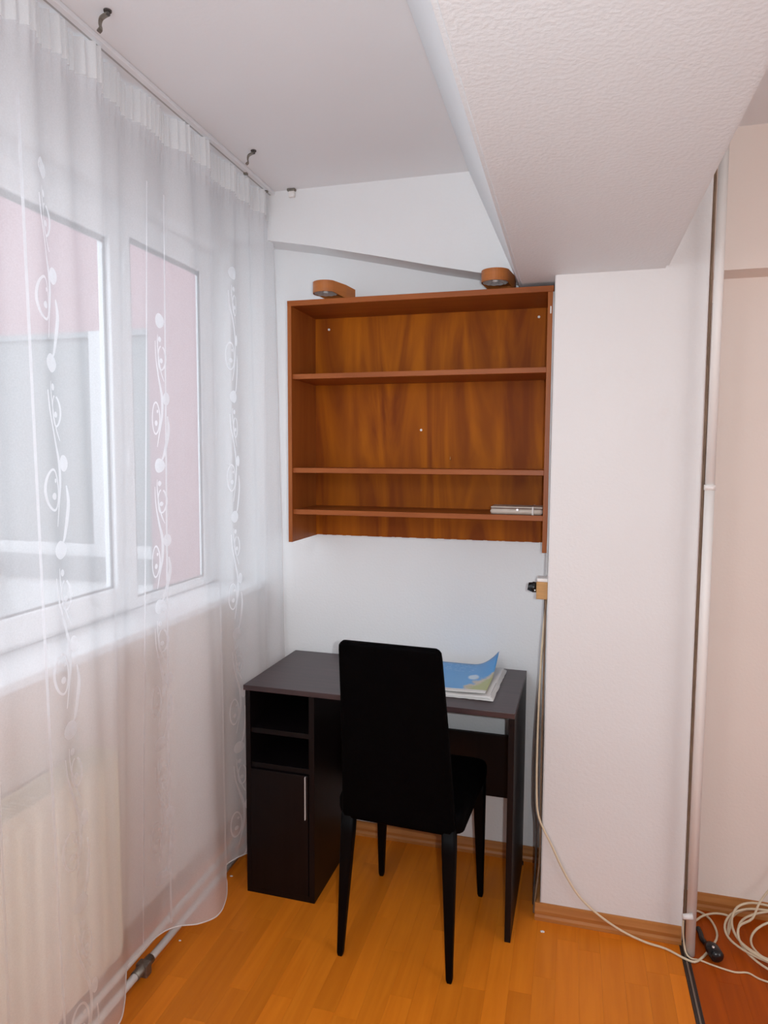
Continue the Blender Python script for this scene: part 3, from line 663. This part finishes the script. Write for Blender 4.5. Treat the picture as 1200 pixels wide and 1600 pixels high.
# cream cable leaving the box, sagging across the pillar and looping on the floor
pts = [
    (CXl-0.004, -0.27, 1.08), (CXl-0.015, -0.29, 0.9), (CXl-0.021, -0.31, 0.65), (CXl-0.020, -0.325, 0.45), (CXl-0.010, -0.340, 0.355), (-0.035, -0.345, 0.265),
    (0.005, -0.348, 0.185), (0.055, -0.352, 0.112), (0.118, -0.356, 0.062), (0.19, -0.362, 0.026), (0.26, -0.370, 0.008), (0.320, -0.380, 0.005), (0.375, -0.412, 0.005),
    (0.405, -0.412, 0.005), (0.450, -0.350, 0.005), (0.488, -0.270, 0.005), (0.480, -0.195, 0.008), (0.447, -0.158, 0.006), (0.422, -0.178, 0.006), (0.424, -0.220, 0.006), (0.46, -0.188, 0.012), (0.505, -0.170, 0.016), (0.545, -0.180, 0.014)]
N = 5
for k in range(N*14+1):
    t = 2*math.pi*k/14; ph = k/(N*14)
    rx = 0.150+0.022*math.sin(2.3*ph*6+1); ry = 0.125+0.02*math.cos(5*ph*3)
    x = 0.690+0.030*math.sin(7*ph)-rx*math.cos(t+0.3*ph); y = -0.285+0.025*math.cos(9*ph)+ry*math.sin(t+0.3*ph)
    lift = max(0, math.sin(t+0.3*ph))
    z = 0.006+0.011*ph*N*0.6+lift*0.05*(0.4+0.6*abs(math.sin(k*0.21)))
    pts.append((x, min(y, RWY-0.026), z))
pts += [(0.60, -0.22, 0.05), (0.63, -0.175, 0.08), (0.665, -0.160, 0.13), (0.70, -0.150, 0.20), (0.755, -0.148, 0.235), (0.81, -0.155, 0.15), (0.85, -0.19, 0.03), (0.90, -0.24, 0.006), (1.0, -0.30, 0.006)]
cable('extension_cable', 'long cream extension cable sagging across the pillar and coiled on the floor', pts, 0.0038, 'cord', None, 4, 6)
cable('thin_cable', 'thin cream cable crossing the floor from the pipe foot to the coil', [(0.372, -0.352, 0.09), (0.371, -0.368, 0.05), (0.376, -0.392, 0.014), (0.390, -0.402, 0.004), (0.415, -0.402, 0.003), (0.45, -0.414, 0.003), (0.505, -0.427, 0.003), (0.545, -0.420, 0.003), (0.580, -0.440, 0.003), (0.66, -0.450, 0.003), (0.76, -0.43, 0.003)], 0.0028, 'cord')
bp_ = tag(empty('power_plug', (0.456, -0.368, 0), math.radians(15)), 'black plug with a short black lead lying by the riser pipe foot', 'plug')
bm = nb(); tube(bm, [(0, -0.040, 0.019), (0, -0.032, 0.022), (0, 0.0, 0.022), (0, 0.020, 0.017), (0, 0.034, 0.011), (0, 0.045, 0.009)], [0.013, 0.0205, 0.0212, 0.016, 0.010, 0.008], 14); obj('plug_body', bm, 'blackplastic', bp_)
bm = nb(); tube(bm, [(-0.008, -0.020, 0.040), (-0.008, -0.020, 0.046)], 0.004, 8); obj('contact', bm, 'chrome', bp_)
bm = nb(); tube(bm, spline([(0, 0.040, 0.009), (-0.004, 0.062, 0.010), (0.002, 0.085, 0.011), (0.006, 0.112, 0.010)], 5), [0.0085]*16, 8); obj('lead', bm, 'blackplastic', bp_)

# bits of plaster on the floor
def crumb(label, x, y, s):
    bm = nb(); bmesh.ops.create_icosphere(bm, subdivisions=1, radius=s)
    for v in bm.verts: v.co = Vector((v.co.x*random.uniform(0.9, 1.7)+x, v.co.y*random.uniform(0.7, 1.1)+y, (v.co.z+s)*0.45))
    tag(obj('plaster_crumb', bm, 'white'), label, 'crumb')
crumb('white plaster crumb on the floor in front of the pillar skirting', -0.058, -0.400, 0.006)
crumb('white plaster crumb on the floor between curtain hem and desk foot', -1.172, -0.405, 0.005)
crumb('white plaster crumb on the floor beside the curtain hem fold', -1.168, -0.755, 0.004)
